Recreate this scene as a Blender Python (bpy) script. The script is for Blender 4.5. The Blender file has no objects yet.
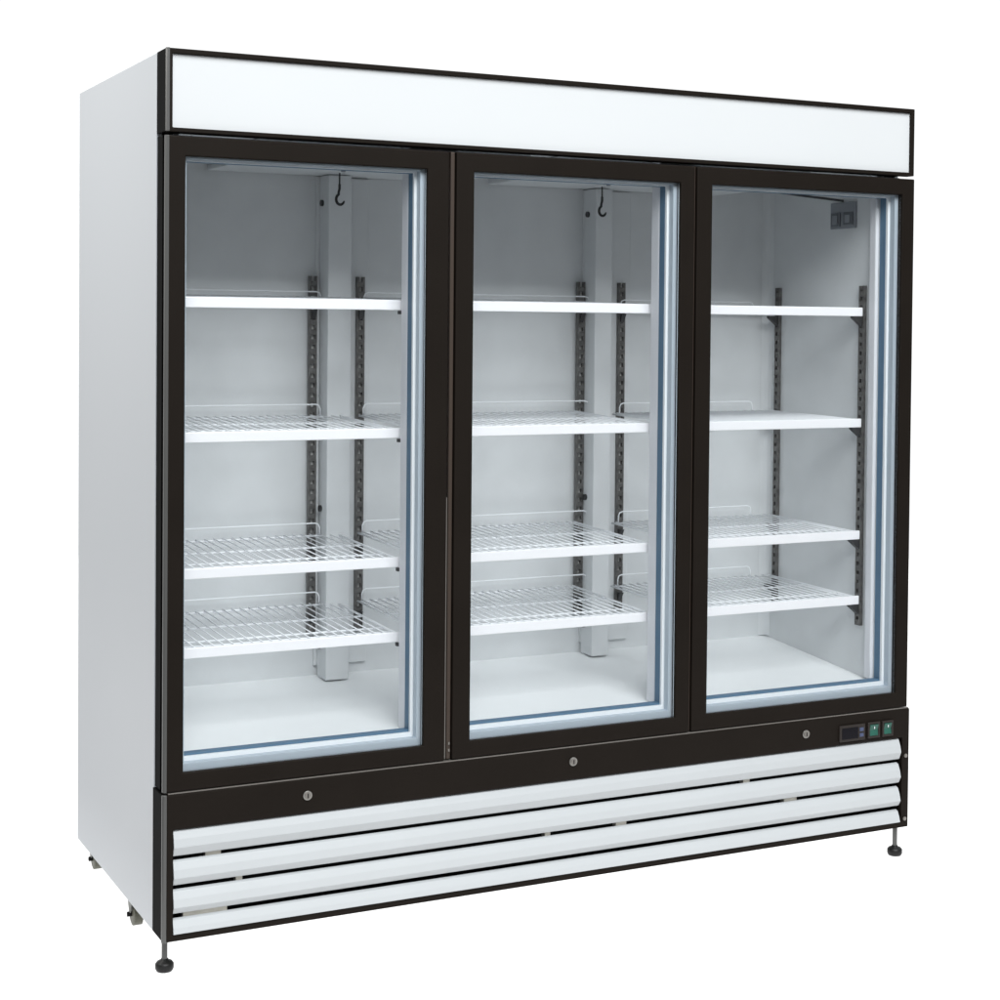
import bpy, bmesh, math
from mathutils import Vector, Matrix

sc = bpy.context.scene
COL = sc.collection
R = math.radians
FLOOR = -0.083                       # the fridge's own zero is the lower edge of its front panel

# ------------------------------------------------------------------ camera
cd = bpy.data.cameras.new('camera')
cam = bpy.data.objects.new('camera', cd)
COL.objects.link(cam)
sc.camera = cam
yaw, pitch, roll = 0.47409657, 0.02322608, 0.00928298
f = Vector((math.sin(yaw) * math.cos(pitch), math.cos(yaw) * math.cos(pitch), -math.sin(pitch)))
r0 = f.cross(Vector((0, 0, 1))).normalized()
u0 = r0.cross(f)
r = math.cos(roll) * r0 + math.sin(roll) * u0
u = math.cos(roll) * u0 - math.sin(roll) * r0
cam.matrix_world = Matrix(((r.x, u.x, -f.x, -0.98468548), (r.y, u.y, -f.y, -3.70106616),
                           (r.z, u.z, -f.z, 1.35765997), (0, 0, 0, 1)))
cd.sensor_width = 36
cd.lens = 1.72142469 * 36
cd.shift_x, cd.shift_y = -0.0385746, -0.1345428
cd.clip_end = 200

# ------------------------------------------------------------------ studio light
world = bpy.data.worlds.new('World')
sc.world = world
world.use_nodes = True
nt = world.node_tree
nt.nodes.clear()


def N(tree, t, **kw):
    n = tree.nodes.new(t)
    for k, v in kw.items():
        setattr(n, k, v)
    return n


# a photo studio all round: a white lit backdrop behind the fridge, a dimmer room on the other side
wout = N(nt, 'ShaderNodeOutputWorld')
bg = N(nt, 'ShaderNodeBackground')
tc = N(nt, 'ShaderNodeTexCoord')
dot = N(nt, 'ShaderNodeVectorMath', operation='DOT_PRODUCT')
dot.inputs[1].default_value = (math.sin(yaw), math.cos(yaw), 0)
mr = N(nt, 'ShaderNodeMapRange', interpolation_type='SMOOTHSTEP')
mr.inputs['From Min'].default_value = 0.25
mr.inputs['From Max'].default_value = 0.55
sep = N(nt, 'ShaderNodeSeparateXYZ')
mz = N(nt, 'ShaderNodeMapRange', interpolation_type='SMOOTHSTEP')
mz.inputs['From Min'].default_value = -0.25
mz.inputs['From Max'].default_value = 0.55
ROOM_LOW, ROOM_HIGH = 0.13, 0.48
mz.inputs['To Min'].default_value = ROOM_LOW
mz.inputs['To Max'].default_value = ROOM_HIGH
mixf = N(nt, 'ShaderNodeMapRange')
mixf.inputs['To Max'].default_value = 1.08
nt.links.new(tc.outputs['Generated'], dot.inputs[0])
nt.links.new(dot.outputs['Value'], mr.inputs['Value'])
nt.links.new(tc.outputs['Generated'], sep.inputs[0])
nt.links.new(sep.outputs['Z'], mz.inputs['Value'])
nt.links.new(mr.outputs[0], mixf.inputs['Value'])
nt.links.new(mz.outputs[0], mixf.inputs['To Min'])
nt.links.new(mixf.outputs[0], bg.inputs['Strength'])
bg.inputs['Color'].default_value = (0.985, 0.995, 1.0, 1)
nt.links.new(bg.outputs[0], wout.inputs['Surface'])


def softbox(name, loc, target, sx, sy, power, color=(1, 1, 1)):
    l = bpy.data.lights.new(name, 'AREA')
    l.shape = 'RECTANGLE'
    l.size, l.size_y = sx, sy
    l.energy = power
    l.color = color
    o = bpy.data.objects.new(name, l)
    COL.objects.link(o)
    o.location = loc
    o.rotation_euler = (Vector(target) - Vector(loc)).to_track_quat('-Z', 'Y').to_euler()
    return o


softbox('softbox_key', (0.25, -4.7, 5.9), (1.05, 0.2, 0.7), 5.4, 4.8, 820, (0.965, 0.99, 1.0))
softbox('softbox_side', (-1.9, 0.55, 2.75), (0.0, 0.45, 1.75), 1.3, 0.9, 50, (1.0, 0.985, 0.95))
# added lamp under the translucent floor, washes out the contact shadow
TX0, TX1, TY0, TY1 = -0.50, 6.0, -1.25, 7.0
underfloor_lamp = softbox('underfloor_fill_lamp', ((TX0 + TX1) / 2, (TY0 + TY1) / 2, FLOOR - 0.5),
                     ((TX0 + TX1) / 2, (TY0 + TY1) / 2, 5), 8.5, 10.0, 8.5 * 10.0 * math.pi * 1.19, (1, 1, 1))

vs = sc.view_settings
vs.view_transform = 'Standard'
vs.look = 'None'
vs.exposure = 0
vs.gamma = 1
vs.use_curve_mapping = False
sc.cycles.transparent_max_bounces = 24
sc.cycles.max_bounces = 12


# ------------------------------------------------------------------ materials
def mat(name, color, rough=0.5, metal=0.0, spec=0.5, vary=0.0, scale=3.0, bump=0.0, bscale=200.0, coat=0.0):
    m = bpy.data.materials.new(name)
    m.use_nodes = True
    t = m.node_tree
    b = t.nodes['Principled BSDF']
    b.inputs['Base Color'].default_value = (*color, 1)
    b.inputs['Roughness'].default_value = rough
    b.inputs['Metallic'].default_value = metal
    b.inputs['Specular IOR Level'].default_value = spec
    b.inputs['Coat Weight'].default_value = coat
    co = N(t, 'ShaderNodeTexCoord')
    if vary:
        nz = N(t, 'ShaderNodeTexNoise')
        nz.inputs['Scale'].default_value = scale
        nz.inputs['Detail'].default_value = 5
        rp = N(t, 'ShaderNodeMapRange')
        rp.inputs['From Min'].default_value = 0.3
        rp.inputs['From Max'].default_value = 0.7
        rp.inputs['To Min'].default_value = 1 - vary
        rp.inputs['To Max'].default_value = 1.0
        mx = N(t, 'ShaderNodeVectorMath', operation='SCALE')
        mx.inputs[0].default_value = color
        t.links.new(co.outputs['Object'], nz.inputs['Vector'])
        t.links.new(nz.outputs['Fac'], rp.inputs['Value'])
        t.links.new(rp.outputs[0], mx.inputs['Scale'])
        t.links.new(mx.outputs[0], b.inputs['Base Color'])
        rr = N(t, 'ShaderNodeMapRange')
        rr.inputs['To Min'].default_value = max(0.02, rough - 0.08)
        rr.inputs['To Max'].default_value = min(1, rough + 0.08)
        t.links.new(nz.outputs['Fac'], rr.inputs['Value'])
        t.links.new(rr.outputs[0], b.inputs['Roughness'])
    if bump:
        n2 = N(t, 'ShaderNodeTexNoise')
        n2.inputs['Scale'].default_value = bscale
        n2.inputs['Detail'].default_value = 3
        bp = N(t, 'ShaderNodeBump')
        bp.inputs['Strength'].default_value = bump
        bp.inputs['Distance'].default_value = 0.002
        t.links.new(co.outputs['Object'], n2.inputs['Vector'])
        t.links.new(n2.outputs['Fac'], bp.inputs['Height'])
        t.links.new(bp.outputs[0], b.inputs['Normal'])
    return m


M = {
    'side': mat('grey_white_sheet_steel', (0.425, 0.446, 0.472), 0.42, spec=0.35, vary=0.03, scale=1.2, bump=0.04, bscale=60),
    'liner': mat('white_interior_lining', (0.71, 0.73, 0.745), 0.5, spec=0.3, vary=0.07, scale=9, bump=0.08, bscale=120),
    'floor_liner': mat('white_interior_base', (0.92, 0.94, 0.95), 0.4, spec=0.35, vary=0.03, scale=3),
    'mullion': mat('white_mullion_plastic', (0.78, 0.79, 0.83), 0.4, spec=0.4),
    'black': mat('black_brown_powder_coat', (0.0108, 0.0082, 0.0064), 0.55, spec=0.07, vary=0.12, scale=6, bump=0.05, bscale=400),
    'black_side': mat('black_plastic', (0.0045, 0.0045, 0.0043), 0.6, spec=0.015),
    'highlight_foot': mat('dark_grey_highlight_and_foot', (0.085, 0.085, 0.083), 0.35, metal=0.2, spec=0.35),  # grey holds the painted corner highlights; also colours the feet
    'brown': mat('brown_bronze_strip', (0.045, 0.033, 0.026), 0.4, spec=0.3),
    'metal_highlight': mat('grey_metal_and_highlight', (0.20, 0.185, 0.17), 0.4, metal=0.5),  # grey metal of screws and locks, also paints two edge highlights
    'sign': mat('white_acrylic_sign', (0.575, 0.59, 0.60), 0.22, spec=0.4, vary=0.02, scale=1.5),
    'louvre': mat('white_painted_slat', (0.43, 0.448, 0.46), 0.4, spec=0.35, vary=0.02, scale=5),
    'shelf': mat('white_coated_wire', (0.90, 0.92, 0.95), 0.35, spec=0.5),
    'edge': mat('white_price_rail', (0.93, 0.93, 0.96), 0.3, spec=0.5),
    'spacer': mat('blue_grey_glazing_spacer', (0.48, 0.55, 0.62), 0.35, metal=0.1),
    'inner': mat('white_inner_door_frame', (0.88, 0.91, 0.94), 0.35, spec=0.4),
    'gasket': mat('blue_grey_vinyl_gasket', (0.10, 0.19, 0.29), 0.5, spec=0.3),
    'standard': mat('dark_steel_slotted_strip', (0.17, 0.165, 0.16), 0.38, metal=0.3, vary=0.5, scale=70),
    'slot': mat('slot_recess_grey', (0.5, 0.5, 0.49), 0.6),
    'dark': mat('dark_clip_plastic', (0.03, 0.03, 0.032), 0.5),
    'hook': mat('black_steel_hook', (0.008, 0.008, 0.008), 0.4),
    'steel': mat('zinc_plated_steel', (0.33, 0.32, 0.30), 0.35, metal=0.8),
    'caster': mat('dull_zinc_bracket', (0.20, 0.205, 0.19), 0.5, metal=0.5, vary=0.3, scale=40),
    'rubber': mat('black_rubber', (0.006, 0.006, 0.006), 0.45, spec=0.3),
    'tyre': mat('olive_grey_wheel', (0.10, 0.10, 0.07), 0.5, vary=0.3, scale=50),
    'box_grey': mat('grey_switch_plastic', (0.26, 0.28, 0.31), 0.4, vary=0.1, scale=30),
    'box_dark': mat('dark_grey_switch_plastic', (0.13, 0.14, 0.16), 0.45),
    'cable': mat('dark_cable_sheath', (0.04, 0.045, 0.05), 0.5),
    'bezel': mat('dark_bezel', (0.024, 0.020, 0.018), 0.45, spec=0.2),
    'screen': mat('dark_display_window', (0.004, 0.0035, 0.006), 0.25, spec=0.15),
    'button': mat('blue_grey_button', (0.045, 0.06, 0.12), 0.4),
    'green': mat('green_rocker', (0.022, 0.10, 0.075), 0.35, spec=0.3, vary=0.25, scale=60),
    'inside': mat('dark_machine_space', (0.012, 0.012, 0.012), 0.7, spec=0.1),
    'pale_part': mat('pale_metal_fin', (0.55, 0.53, 0.47), 0.5, vary=0.2, scale=30),
}

# thin clear glass: lets light straight through and mirrors a little of the studio
g = bpy.data.materials.new('clear_glazing')
g.use_nodes = True
t = g.node_tree
t.nodes.clear()
go = N(t, 'ShaderNodeOutputMaterial')
gm = N(t, 'ShaderNodeMixShader')
gt = N(t, 'ShaderNodeBsdfTransparent')
gt.inputs[0].default_value = (0.99, 0.995, 0.995, 1)
gg = N(t, 'ShaderNodeBsdfGlossy')
gg.inputs['Roughness'].default_value = 0.02
gf = N(t, 'ShaderNodeFresnel')
gf.inputs['IOR'].default_value = 1.22
t.links.new(gf.outputs[0], gm.inputs[0])
t.links.new(gt.outputs[0], gm.inputs[1])
t.links.new(gg.outputs[0], gm.inputs[2])
t.links.new(gm.outputs[0], go.inputs[0])
M['glass'] = g

# made-up translucent floor sheet that lets the added lamp below shine through
a = bpy.data.materials.new('translucent_floor')
a.use_nodes = True
t = a.node_tree
t.nodes.clear()
ao = N(t, 'ShaderNodeOutputMaterial')
am = N(t, 'ShaderNodeMixShader')
am.inputs[0].default_value = 0.93
ad = N(t, 'ShaderNodeBsdfDiffuse')
ad.inputs[0].default_value = (0.9, 0.9, 0.9, 1)
at = N(t, 'ShaderNodeBsdfTranslucent')
at.inputs[0].default_value = (0.98, 0.98, 0.98, 1)
t.links.new(ad.outputs[0], am.inputs[1])
t.links.new(at.outputs[0], am.inputs[2])
t.links.new(am.outputs[0], ao.inputs[0])
M['opal'] = a


# ------------------------------------------------------------------ mesh helpers
WORLD_AT = {}


class MB:
    def __init__(self):
        self.v, self.f = [], []

    def add(self, vs_, fs_):
        o = len(self.v)
        self.v += [tuple(p) for p in vs_]
        self.f += [tuple(i + o for i in q) for q in fs_]
        return self

    def box(self, x0, x1, y0, y1, z0, z1):
        vs_ = [(x, y, z) for z in (z0, z1) for y in (y0, y1) for x in (x0, x1)]
        return self.add(vs_, [(0, 2, 3, 1), (4, 5, 7, 6), (0, 1, 5, 4), (2, 6, 7, 3), (0, 4, 6, 2), (1, 3, 7, 5)])

    def ring(self, x0, x1, z0, z1, l, rr, b, tt, y0, y1):
        """picture-frame ring in the x-z plane, one closed solid; l, rr, b, tt are its widths"""
        vs_ = []
        for y in (y0, y1):
            vs_ += [(x0, y, z0), (x1, y, z0), (x1, y, z1), (x0, y, z1),
                    (x0 + l, y, z0 + b), (x1 - rr, y, z0 + b), (x1 - rr, y, z1 - tt), (x0 + l, y, z1 - tt)]
        fs_ = []
        for i in range(4):
            j = (i + 1) % 4
            fs_.append((i, j, j + 4, i + 4))
            fs_.append((i + 8, i + 12, j + 12, j + 8))
            fs_.append((i, i + 8, j + 8, j))
            fs_.append((i + 4, j + 4, j + 12, i + 12))
        return self.add(vs_, fs_)

    def prism(self, prof, x0, x1, dx=None):
        """closed (y, z) outline swept along x; dx shifts the far end of each point"""
        n = len(prof)
        vs_ = [(x0, y, z) for y, z in prof] + [(x1 + (dx[i] if dx else 0), y, z) for i, (y, z) in enumerate(prof)]
        fs_ = [tuple(range(n)), tuple(range(2 * n - 1, n - 1, -1))]
        for i in range(n):
            j = (i + 1) % n
            fs_.append((i, i + n, j + n, j))
        return self.add(vs_, fs_)

    def post(self, prof, z0, z1):
        """closed (x, y) outline swept up z"""
        n = len(prof)
        vs_ = [(x, y, z0) for x, y in prof] + [(x, y, z1) for x, y in prof]
        fs_ = [tuple(range(n - 1, -1, -1)), tuple(range(n, 2 * n))]
        for i in range(n):
            j = (i + 1) % n
            fs_.append((i, j, j + n, i + n))
        return self.add(vs_, fs_)

    def tube(self, path, rad, seg=8):
        pts = [Vector(p) for p in path]
        rings = []
        for i, p in enumerate(pts):
            d = (pts[min(i + 1, len(pts) - 1)] - pts[max(i - 1, 0)]).normalized()
            a_ = d.orthogonal().normalized() if i == 0 else (rings[-1][1] - d * rings[-1][1].dot(d)).normalized()
            rings.append((p, a_, d.cross(a_)))
        rad = rad if isinstance(rad, (list, tuple)) else [rad] * len(pts)
        vs_, fs_ = [], []
        for (p, a_, b_), q in zip(rings, rad):
            for k in range(seg):
                w = 2 * math.pi * k / seg
                vs_.append(p + (a_ * math.cos(w) + b_ * math.sin(w)) * q)
        for i in range(len(pts) - 1):
            for k in range(seg):
                k2 = (k + 1) % seg
                fs_.append((i * seg + k, i * seg + k2, (i + 1) * seg + k2, (i + 1) * seg + k))
        fs_.append(tuple(range(seg - 1, -1, -1)))
        fs_.append(tuple((len(pts) - 1) * seg + k for k in range(seg)))
        return self.add(vs_, fs_)

    def build(self, name, m, parent=None, bevel=0.0, smooth=False, segs=2):
        me = bpy.data.meshes.new(name)
        lo = Vector(min(v[i] for v in self.v) for i in range(3))
        hi = Vector(max(v[i] for v in self.v) for i in range(3))
        c = (lo + hi) / 2
        me.from_pydata([tuple(Vector(v) - c) for v in self.v], [], self.f)
        bm = bmesh.new()
        bm.from_mesh(me)
        bmesh.ops.recalc_face_normals(bm, faces=bm.faces)
        bm.to_mesh(me)
        bm.free()
        me.materials.append(M[m])
        o = bpy.data.objects.new(name, me)
        COL.objects.link(o)
        if parent:
            o.parent = parent
            o.location = c - WORLD_AT[parent.name]
        else:
            o.location = c
        WORLD_AT[o.name] = c
        if bevel:
            md = o.modifiers.new('bevel', 'BEVEL')
            md.width = bevel
            md.segments = segs
            md.limit_method = 'ANGLE'
            md.harden_normals = False
        if smooth:
            for p in me.polygons:
                p.use_smooth = True
        return o


# ------------------------------------------------------------------ the setting
fl = MB()
fl.add([(TX0, TY0, FLOOR), (TX1, TY0, FLOOR), (TX1, TY1, FLOOR), (TX0, TY1, FLOOR)], [(0, 1, 2, 3)])
floor = fl.build('floor', 'opal')
floor['kind'] = 'structure'
floor['label'] = 'plain white studio floor under the refrigerator'

# ------------------------------------------------------------------ the refrigerator
W, H, D = 2.06, 1.9528, 0.8505
root = bpy.data.objects.new('display_refrigerator', None)
COL.objects.link(root)
root.location = (W / 2, D / 2, FLOOR)
root['label'] = 'white upright display refrigerator with three black framed glass doors and wire shelves'
root['category'] = 'refrigerator'
WORLD_AT[root.name] = Vector(root.location)

# outer cabinet -----------------------------------------------------
YF = 0.075                                    # where the painted side panels begin
YB, XL, XR = 0.60, 0.05, 2.0                  # inner back wall, inner side walls
ZC = 1.745                                    # inner ceiling
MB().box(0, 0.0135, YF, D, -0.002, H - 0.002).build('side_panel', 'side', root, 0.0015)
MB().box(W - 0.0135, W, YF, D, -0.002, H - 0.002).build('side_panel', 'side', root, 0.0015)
MB().box(0.014, W - 0.014, YF, D - 0.002, H - 0.02, H - 0.004).build('top_panel', 'side', root)
MB().box(0.014, W - 0.014, D - 0.016, D - 0.002, 0.002, H - 0.021).build('rear_panel', 'side', root)
MB().box(0.014, W - 0.014, 0.03, D - 0.017, 0.0, 0.012).build('base_plate', 'caster', root)

# inner lining -----------------------------------------------------
MB().box(XL, XR, YB, YB + 0.012, 0.36, 1.83).build('rear_wall', 'liner', root)
MB().box(XL - 0.012, XL, 0.075, YB + 0.012, 0.36, 1.83).build('side_wall', 'liner', root)
MB().box(XR, XR + 0.012, 0.075, YB + 0.012, 0.36, 1.83).build('side_wall', 'liner', root)
MB().prism([(0.078, 0.385), (YB, 0.4275), (YB, 0.36), (0.078, 0.36)], XL, XR).build('interior_floor', 'floor_liner', root)
MB().box(XL, XR, 0.075, YB, 1.79, 1.80).build('ceiling', 'liner', root)
for x0, x1 in ((0.268, 0.95), (1.06, 1.80)):
    cp = MB().box(x0, x1, 0.12, YB - 0.002, ZC, 1.789).build('ceiling_panel', 'liner', root, 0.003)
    for sx in ((x0 + 0.30, x0 + 0.5) if x0 < 1 else (x0 + 0.28,)):
        MB().tube([(sx, 0.42, ZC - 0.003), (sx, 0.42, ZC + 0.001)], 0.006, 10).build('screw', 'box_grey', cp)
# rounded coves where the back wall meets the right wall and the floor
cv = [(XR, YB - 0.028), (XR, YB), (XR - 0.028, YB)]
for k in range(1, 6):
    w = k / 6 * math.pi / 2
    cv.append((XR - 0.028 + 0.028 * math.sin(w), YB - 0.028 * (1 - math.cos(w)) - 0.0))
cv = [(XR - 0.0005, YB - 0.0005), (XR - 0.026, YB - 0.0005), (XR - 0.016, YB - 0.005), (XR - 0.008, YB - 0.012), (XR - 0.0005, YB - 0.026)]
MB().post(cv, 0.43, 1.789).build('corner_cove', 'liner', root)
# foam-filled shell round the lining, hidden but solid from other sides
MB().box(0.014, W - 0.014, YB + 0.013, YB + 0.02, 0.32, H - 0.03).build('insulation', 'liner', root)

# mullions between the doors (their white faces show beside each gasket)
for m0, m1 in ((0.6025, 0.731), (1.2965, 1.402)):
    mu = MB()
    mu.box(m0, m1, 0.077, 0.117, 0.388, 1.789)
    mu.build('mullion', 'mullion', root, 0.004)
MB().box(XR - 0.012, XR - 0.0005, 0.077, 0.105, 0.392, 1.788).build('mullion', 'mullion', root, 0.003)

# rear columns with the plates that carry the shelf strips
COLS = ((0.559, 0.706, 0.567, 0.631), (1.3585, 1.511, 1.3585, 1.413))
for p0, p1, c0, c1 in COLS:
    MB().box(p0, p1, YB - 0.010, YB - 0.0005, 0.455, 1.742).build('column_plate', 'liner', root, 0.002)
    co = MB().box(c0, c1, 0.522, YB - 0.0105, 0.4265, 1.743).build('column', 'liner', root, 0.003)
    for zs in (1.672, 0.873, 0.512):
        MB().tube([(c0 + 0.001, 0.565, zs), (c0 - 0.006, 0.565, zs)], 0.0085, 10).build('screw', 'dark', co)
        MB().tube([(c1 - 0.001, 0.56, zs - 0.005), (c1 + 0.004, 0.56, zs - 0.005)], 0.006, 8).build('screw', 'box_grey', co)

# shelf heights (top of the front rail) and the three bays
SH = (1.4155, 1.108, 0.797, 0.616)
BAYS = ((0.055, 0.612), (0.668, 1.322), (1.440, 1.988))


def shelf_standard(x0, x1, y0, y1, z0, z1, axis, clips=True):
    """slotted upright strip; axis 'x': lies on the back wall, 'y': on a side wall"""
    rails, back = MB(), MB()
    pitch, n = 0.0254, 0
    if axis == 'x':
        w = (x1 - x0) * 0.27
        rails.box(x0, x0 + w, y0, y1, z0, z1).box(x1 - w, x1, y0, y1, z0, z1)
        back.box(x0 + w, x1 - w, y1 - 0.002, y1, z0, z1)
    else:
        w = (y1 - y0) * 0.27
        rails.box(x0, x1, y0, y0 + w, z0, z1).box(x0, x1, y1 - w, y1, z0, z1)
        back.box(x1 - 0.002, x1, y0 + w, y1 - w, z0, z1)
    z = z0
    while z + 0.017 <= z1:
        if axis == 'x':
            rails.box(x0 + w, x1 - w, y0, y1 - 0.003, z, z + 0.0145)
        else:
            rails.box(x0, x1 - 0.003, y0 + w, y1 - w, z, z + 0.0145)
        z += pitch
    o = rails.build('shelf_standard', 'standard', root)
    back.build('slot_backing', 'slot', o)
    for zs in SH:
        cm = MB()
        if axis == 'x':
            xc = (x0 + x1) / 2
            cm.add([(xc - 0.006, y0 - 0.001, zs - 0.046), (xc + 0.006, y0 - 0.001, zs - 0.046),
                    (xc - 0.006, y0 - 0.001, zs - 0.022), (xc + 0.006, y0 - 0.001, zs - 0.022),
                    (xc - 0.006, y0 - 0.016, zs - 0.022), (xc + 0.006, y0 - 0.016, zs - 0.022)],
                   [(0, 1, 3, 2), (2, 3, 5, 4), (0, 4, 5, 1), (0, 2, 4), (1, 5, 3)])
        else:
            yc = (y0 + y1) / 2
            s = -0.030
            xb = x0 - 0.001
            cm.add([(xb, yc - 0.007, zs - 0.052), (xb, yc + 0.007, zs - 0.052),
                    (xb, yc - 0.007, zs - 0.023), (xb, yc + 0.007, zs - 0.023),
                    (xb + s, yc - 0.007, zs - 0.023), (xb + s, yc + 0.007, zs - 0.023),
                    (xb + s, yc - 0.007, zs - 0.029), (xb + s, yc + 0.007, zs - 0.029)],
                   [(0, 1, 3, 2), (2, 3, 5, 4), (4, 5, 7, 6), (0, 6, 7, 1), (0, 2, 4, 6), (1, 7, 5, 3)])
        cm.build('shelf_clip', 'dark', o)
    return o


ST0, ST1 = 0.540, 1.482
for x0, x1 in ((0.536, 0.558), (0.669, 0.691), (1.334, 1.358), (1.467, 1.489)):
    shelf_standard(x0, x1, YB - 0.022, YB - 0.0108, ST0, ST1, 'x')
for y0, y1 in ((0.128, 0.150), (0.532, 0.552)):
    shelf_standard(XR - 0.011, XR - 0.0005, y0, y1, ST0 - 0.008, ST1 - 0.006, 'y')
# front strips on the flanks of the mullions (only their clips peep past the white faces)
for x0 in (0.604, 1.312):
    for zs in SH:
        MB().box(x0 - 0.003, x0 + 0.004, 0.122, 0.134, zs - 0.034, zs - 0.0255).build('shelf_clip', 'dark', root, 0.001)

# wire shelves -------------------------------------------------------
YS0, YS1 = 0.135, 0.562
for bi, (b0, b1) in enumerate(BAYS):
    for si, zs in enumerate(SH):
        rise = 0.014 if bi < 2 else 0.006
        zt = lambda y: zs - 0.003 + rise * (y - YS0) / (YS1 - YS0)
        sh = MB()
        n = int(round((b1 - b0 - 0.02) / 0.0235))
        for k in range(n + 1):
            x = b0 + 0.010 + (b1 - b0 - 0.02) * k / n
            sh.tube([(x, YS0 + 0.002, zt(YS0)), (x, YS1 - 0.009, zt(YS1))], 0.0016, 6)
        for y, rr in ((YS0 + 0.035, 0.0026), (YS0 + 0.085, 0.0026), (YS0 + 0.235, 0.0026), (YS1 - 0.012, 0.0028)):
            sh.tube([(b0 + 0.004, y, zt(y) - 0.0042), (b1 - 0.004, y, zt(y) - 0.0042)], rr, 6)
        for x in (b0 + 0.003, b1 - 0.003):
            sh.tube([(x, YS0 + 0.004, zt(YS0) - 0.004), (x, YS1, zt(YS1) - 0.004)], 0.003, 6)
        o = sh.build('shelf', 'shelf', root, smooth=True)
        MB().box(b0, b1, YS0 - 0.006, YS0, zs - 0.0245, zs).build('front_rail', 'edge', o, 0.002)
        # raised wire stop along the back edge, with rounded ends
        xs1 = {0: 0.562, 1: 1.362, 2: 1.918}[bi]
        xs0 = {0: b0 + 0.02, 1: 0.682, 2: 1.464}[bi]
        zb = zt(YS1)
        hh = 0.014 if si == 0 else 0.027
        path = [(xs0, YS1, zb - 0.004), (xs0, YS1, zb + hh - 0.012), (xs0 + 0.004, YS1, zb + hh - 0.003), (xs0 + 0.012, YS1, zb + hh),
                (xs1 - 0.012, YS1, zb + hh), (xs1 - 0.004, YS1, zb + hh - 0.003), (xs1, YS1, zb + hh - 0.012), (xs1, YS1, zb - 0.004)]
        MB().tube(path, 0.0019, 6).build('rear_stop', 'shelf', o, smooth=True)

# hooks hanging from the ceiling in front of the columns --------------
for hx in (0.581, 1.354):
    y = 0.48
    p = [(hx, y, ZC + 0.002), (hx, y, 1.715)]
    stem = MB().tube([(hx, y, ZC + 0.003), (hx, y, 1.712)], 0.0022, 8)
    hk = stem.build('hook', 'hook', root, smooth=True)
    arc = [(hx, y, 1.716), (hx, y, 1.704), (hx - 0.002, y, 1.697)]
    for k in range(0, 11):
        w = R(115 + k * 23)
        arc.append((hx + 0.002 + 0.0112 * math.cos(w), y, 1.677 + 0.0135 * math.sin(w)))
    MB().tube(arc, [0.0034, 0.0036, 0.0034] + [0.0038] * 8 + [0.0034, 0.003, 0.002], 8).build('hook_tip', 'hook', hk, smooth=True)

# switch box and its cable on the right wall ---------------------------
bx = MB().box(XR - 0.006, XR - 0.0005, 0.177, 0.292, 1.638, 1.713).build('switch_box', 'box_grey', root, 0.002)
MB().box(XR - 0.0105, XR - 0.0065, 0.243, 0.285, 1.644, 1.684).build('cover_plate', 'box_dark', bx, 0.0015)
MB().box(XR - 0.0095, XR - 0.0065, 0.186, 0.229, 1.648, 1.684).build('cover_plate', 'box_dark', bx, 0.0015)
MB().box(XR - 0.013, XR - 0.011, 0.252, 0.275, 1.650, 1.676).build('toggle', 'box_grey', bx, 0.001)
MB().box(XR - 0.012, XR - 0.010, 0.196, 0.219, 1.654, 1.676).build('toggle', 'box_grey', bx, 0.001)
MB().tube([(1.583, 0.276, ZC - 0.003), (1.72, 0.262, ZC - 0.006), (1.86, 0.25, 1.727), (XR - 0.004, 0.236, 1.717)], 0.0035, 8).build('cable', 'cable', root, smooth=True)

# header with the white sign panel -------------------------------------
hd = MB().ring(0.006, W - 0.006, 1.7715, H, 0.010, 0.012, 0.0095, 0.0115, 0.0, 0.03).build('header', 'black', root, 0.002)
MB().box(0.0165, W - 0.0185, 0.0075, 0.012, 1.7815, H - 0.012).build('sign_panel', 'sign', hd)
MB().box(0.008, W - 0.008, 0.031, YF - 0.001, 1.775, H - 0.003).build('header_box', 'black_side', hd, 0.002)
MB().box(0.0005, 0.0075, 0.004, YF - 0.001, 1.7725, H - 0.001).build('side_trim', 'black_side', hd, 0.001)
MB().post([(0.0002, 0.0035), (0.0035, -0.002), (0.0085, -0.0025), (0.0095, -0.0005), (0.0078, 0.0035)], 1.7722, H + 0.0005).build('edge_highlight', 'highlight_foot', hd, 0.001)  # highlight on the header's rounded corner, put into a grey strip

# face frame that the doors close against ------------------------------
ff = MB()
ff.ring(0.014, W - 0.014, 0.324, 1.77, 0.036, 0.046, 0.055, 0.045, 0.052, 0.0745)
ff.box(0.645, 0.712, 0.0525, 0.0745, 0.38, 1.724)
ff.box(1.336, 1.398, 0.0525, 0.0745, 0.38, 1.724)
# (white rebate behind the gaskets)
ff.build('face_frame', 'mullion', root)
MB().box(0.681, 0.6915, 0.006, 0.052, 0.327, 1.764).build('mullion_strip', 'brown', root, 0.002)
MB().box(1.3555, 1.3605, 0.008, 0.052, 0.327, 1.764).build('mullion_strip', 'brown', root, 0.001)
MB().box(0.002, 0.0135, 0.03, YF - 0.001, 0.326, 1.766).build('side_trim', 'black_side', root, 0.001)
MB().box(W - 0.0135, W - 0.003, 0.03, YF - 0.001, 0.326, 1.766).build('side_trim', 'black_side', root, 0.001)

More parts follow.
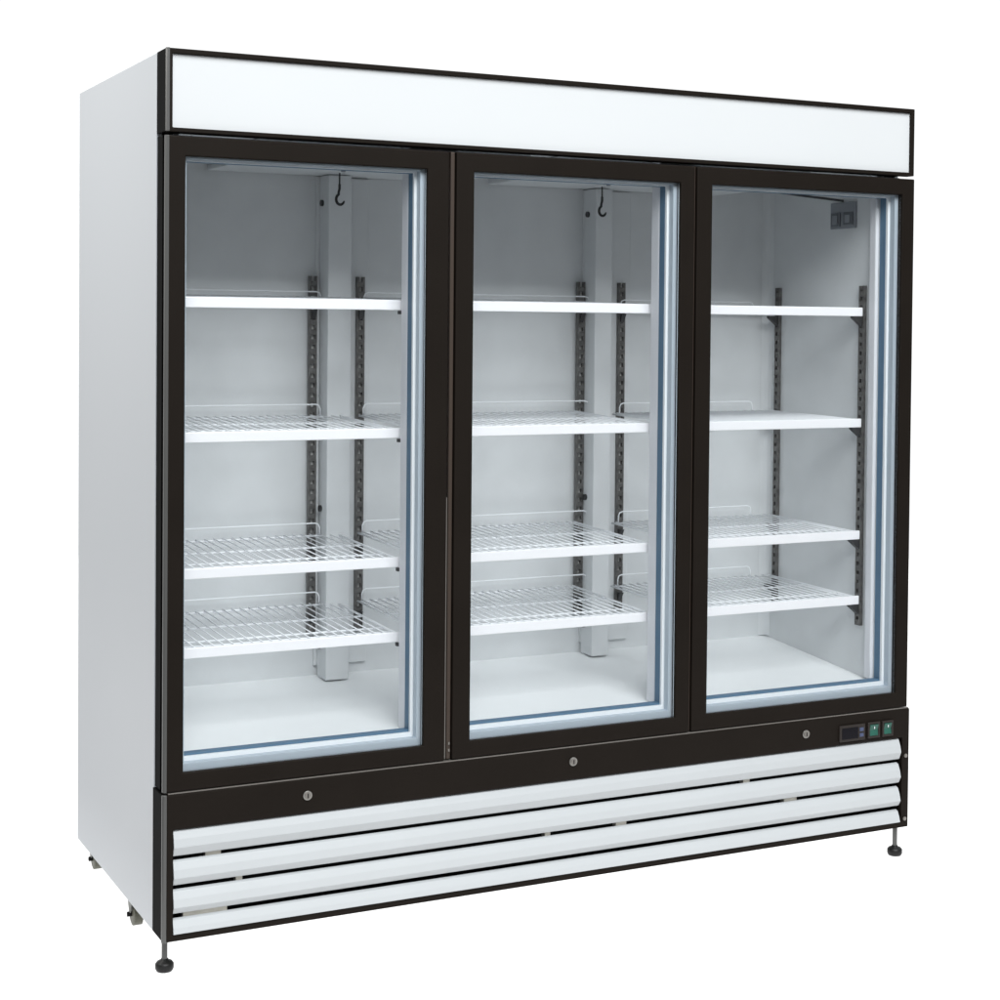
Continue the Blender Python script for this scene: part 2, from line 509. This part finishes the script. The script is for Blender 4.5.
# doors -----------------------------------------------------------------
DOORS = ((0.006, 0.6745, 0.0455, 0.6195), (0.6935, 1.3545, 0.740, 1.3135), (1.3615, W - 0.004, 1.4075, 2.0165))
DZ0, DZ1, GZ0, GZ1 = 0.3265, 1.7635, 0.3665, 1.7205
for di, (x0, x1, g0, g1) in enumerate(DOORS):
    d = MB().ring(x0, x1, DZ0, DZ1, g0 - x0, x1 - g1, GZ0 - DZ0, DZ1 - GZ1, 0.0, 0.020).build('door', 'black', root, 0.0025)
    MB().box(g0 + 0.0008, g1 - 0.0008, 0.0085, 0.0125, GZ0 + 0.0008, GZ1 - 0.0008).build('glass_pane', 'glass', d)
    o0, o1, p0, p1 = g0 - 0.018, g1 + 0.018, GZ0 - 0.018, GZ1 + 0.018
    sp = 0.0105
    MB().ring(o0, o1, p0, p1, 0.018 + 0.007, 0.018 + sp, 0.018 + 0.016, 0.018 + 0.0035, 0.0205, 0.040).build('glazing_spacer', 'spacer', d, 0.001)
    MB().ring(o0, o1, p0, p1, 0.018 + 0.012, 0.018 + sp + 0.0065, 0.018 + 0.0255, 0.018 + 0.0075, 0.0405, 0.050).build('inner_frame', 'inner', d, 0.001)
    MB().ring(o0, o1, p0, p1, 0.018 + 0.0122, 0.018 + sp + 0.0068, 0.018 + 0.0295, 0.018 + 0.0077, 0.0502, 0.0745).build('gasket', 'gasket', d, 0.001)
    if di == 0:
        MB().post([(0.0005, 0.010), (0.0005, 0.0045), (0.0025, -0.001), (0.0075, -0.003), (0.0088, -0.0008), (0.0057, 0.0005), (0.0057, 0.010)], DZ0, DZ1).build('edge_highlight', 'highlight_foot', d, 0.0007)  # grey strip paints the highlight down the door edge
    if di == 1:
        for zs in (0.365, 0.349):
            MB().box(0.6845, 0.6885, 0.003, 0.0055, zs - 0.003, zs + 0.003).build('hinge_screw', 'metal_highlight', d)
    if di == 0:
        MB().box(x1 - 0.0012, x1 + 0.0012, 0.001, 0.012, DZ0 + 0.004, 0.95).build('seam_highlight', 'metal_highlight', d)  # lighter strip paints the highlight in the gap beside the door

# lower front panel, louvres, locks and controls -----------------------------
kp = MB().ring(0.009, W + 0.002, -0.0035, 0.322, 0.0145, 0.0235, 0.0155, 0.079, -0.003, 0.028).build('base_panel', 'black', root, 0.0025)
MB().box(0.012, W + 0.000, -0.0005, 0.03, 0.3222, 0.3245).build('top_lip_highlight', 'metal_highlight', kp)  # highlight along the panel's top edge, painted as a lighter strip
MB().box(-0.0015, 0.0095, 0.006, YF + 0.003, 0.0, 0.322).build('side_trim', 'black_side', kp, 0.0015)
MB().post([(-0.0012, 0.0055), (-0.0012, 0.0005), (0.001, -0.0045), (0.007, -0.006), (0.0088, -0.0035), (0.0088, 0.0055)], -0.004, 0.3215).build('edge_highlight', 'highlight_foot', kp, 0.001)  # painted highlight on the base panel's corner
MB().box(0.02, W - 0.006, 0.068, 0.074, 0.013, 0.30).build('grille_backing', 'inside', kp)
MB().box(W - 0.0035, W + 0.001, 0.0285, YF + 0.003, 0.0, 0.320).build('side_trim', 'black_side', kp)
LZ = ((0.2425, 0.1835), (0.1745, 0.1190), (0.1095, 0.0560), (0.0455, 0.0125))
for zt_, zb_ in LZ:
    h = zt_ - zb_
    full = 0.058
    # bowed slat: a broad face that leans back at the top and a narrow return at the bottom
    prof = [(0.0085, zt_), (0.001, zt_ - 0.004), (-0.0055, zt_ - 0.020), (-0.0085, zt_ - 0.036), (-0.0088, zt_ - 0.038)]
    if h > 0.05:
        prof += [(0.0005, zb_ + 0.002), (0.004, zb_)]
    else:
        prof = prof[:3] + [(-0.008, zb_ + 0.001), (-0.006, zb_)]
    inner = [(y + 0.005, z + (0.0 if i > 1 else -0.003)) for i, (y, z) in enumerate(prof)]
    outline = prof + inner[::-1]
    dx = [0.0 + (zt_ - z) * 0.05 for y, z in outline]
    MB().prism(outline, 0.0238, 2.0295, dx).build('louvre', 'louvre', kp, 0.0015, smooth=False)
# pale bits of the condenser seen through the gaps at the left
for x0, x1, z in ((0.04, 0.105, 0.246), (0.122, 0.21, 0.246), (0.10, 0.135, 0.178), (0.17, 0.185, 0.114), (0.05, 0.15, 0.0505),
                  (0.95, 0.965, 0.114), (1.15, 1.18, 0.114), (1.53, 1.55, 0.18), (1.66, 1.70, 0.112)):
    MB().box(x0, x1, 0.012, 0.03, z - 0.010, z + 0.004).build('condenser_tab', 'pale_part', kp)

for lx, lz in ((0.332, 0.2845), (1.018, 0.288), (1.716, 0.2855)):
    lk = MB().tube([(lx, -0.0028, lz), (lx, -0.0065, lz)], 0.0108, 20).build('lock', 'steel', kp, 0.001)
    MB().tube([(lx, -0.0064, lz), (lx, -0.0085, lz)], 0.0075, 16).build('lock_barrel', 'metal_highlight', lk)
    MB().box(lx - 0.0012, lx + 0.0012, -0.0092, -0.0083, lz - 0.005, lz + 0.005).build('keyhole', 'inside', lk)

ct = MB().box(1.824, 1.908, -0.0085, -0.0028, 0.252, 0.296).build('temperature_controller', 'bezel', kp, 0.002)
MB().box(1.831, 1.884, -0.0095, -0.0082, 0.259, 0.289).build('display_window', 'screen', ct, 0.0005)
for bz in (0.2815, 0.2665):
    MB().box(1.889, 1.902, -0.0100, -0.0082, bz - 0.005, bz + 0.005).build('button', 'button', ct, 0.001)
for s0, s1, z0, z1 in ((1.918, 1.958, 0.2535, 0.2965), (1.966, 2.003, 0.2535, 0.296)):
    sw = MB().ring(s0, s1, z0, z1, 0.006, 0.006, 0.006, 0.006, -0.0085, -0.0028).build('rocker_switch', 'bezel', kp, 0.001)
    zm = (z0 + z1) / 2
    prof = [(-0.0035, z0 + 0.0065), (-0.0085, z0 + 0.0065), (-0.0065, zm), (-0.0110, z1 - 0.0065), (-0.0035, z1 - 0.0065)]
    MB().prism(prof, s0 + 0.0065, s1 - 0.0065).build('rocker', 'green', sw, 0.0006)
    MB().box((s0 + s1) / 2 - 0.0008, (s0 + s1) / 2 + 0.0008, -0.0102, -0.0095, zm + 0.004, zm + 0.010).build('rocker_mark', 'edge', sw)
for sx, sz in ((2.050, 0.193), (2.049, 0.020)):
    MB().tube([(sx, -0.0028, sz), (sx, -0.0065, sz)], 0.0055, 14).build('screw', 'metal_highlight', kp, 0.001)

# feet and casters ----------------------------------------------------------
for fx, fy in ((0.0185, 0.048), (2.033, 0.016)):
    ft = MB().tube([(fx, fy, 0.001), (fx, fy, FLOOR + 0.026)], 0.0066, 14).build('levelling_foot', 'highlight_foot', root, smooth=False)
    z = FLOOR
    MB().tube([(fx, fy, z + 0.027), (fx, fy, z + 0.0235), (fx, fy, z + 0.021), (fx, fy, z + 0.016), (fx, fy, z + 0.006), (fx, fy, z)],
              [0.008, 0.009, 0.0165, 0.0205, 0.0205, 0.0175], 24).build('foot_pad', 'rubber', ft, smooth=True)
for cx, cy in ((0.048, 0.83), (0.036, 0.365), (W - 0.06, 0.80)):
    cs = MB()
    cs.box(cx - 0.022, cx + 0.022, cy - 0.030, cy + 0.030, -0.008, -0.001)
    for sx in (-0.019, 0.016):
        cs.prism([(cy - 0.026, -0.008), (cy + 0.020, -0.008), (cy + 0.002, -0.050), (cy - 0.010, -0.050)], cx + sx, cx + sx + 0.003)
    c = cs.build('caster', 'caster', root, 0.001)
    MB().tube([(cx - 0.013, cy, FLOOR + 0.028), (cx - 0.011, cy, FLOOR + 0.028), (cx + 0.009, cy, FLOOR + 0.028), (cx + 0.011, cy, FLOOR + 0.028)],
              [0.022, 0.028, 0.028, 0.022], 24).build('wheel', 'tyre', c)
    MB().tube([(cx - 0.023, cy, FLOOR + 0.028), (cx + 0.017, cy, FLOOR + 0.028)], 0.006, 10).build('axle', 'inside', c)
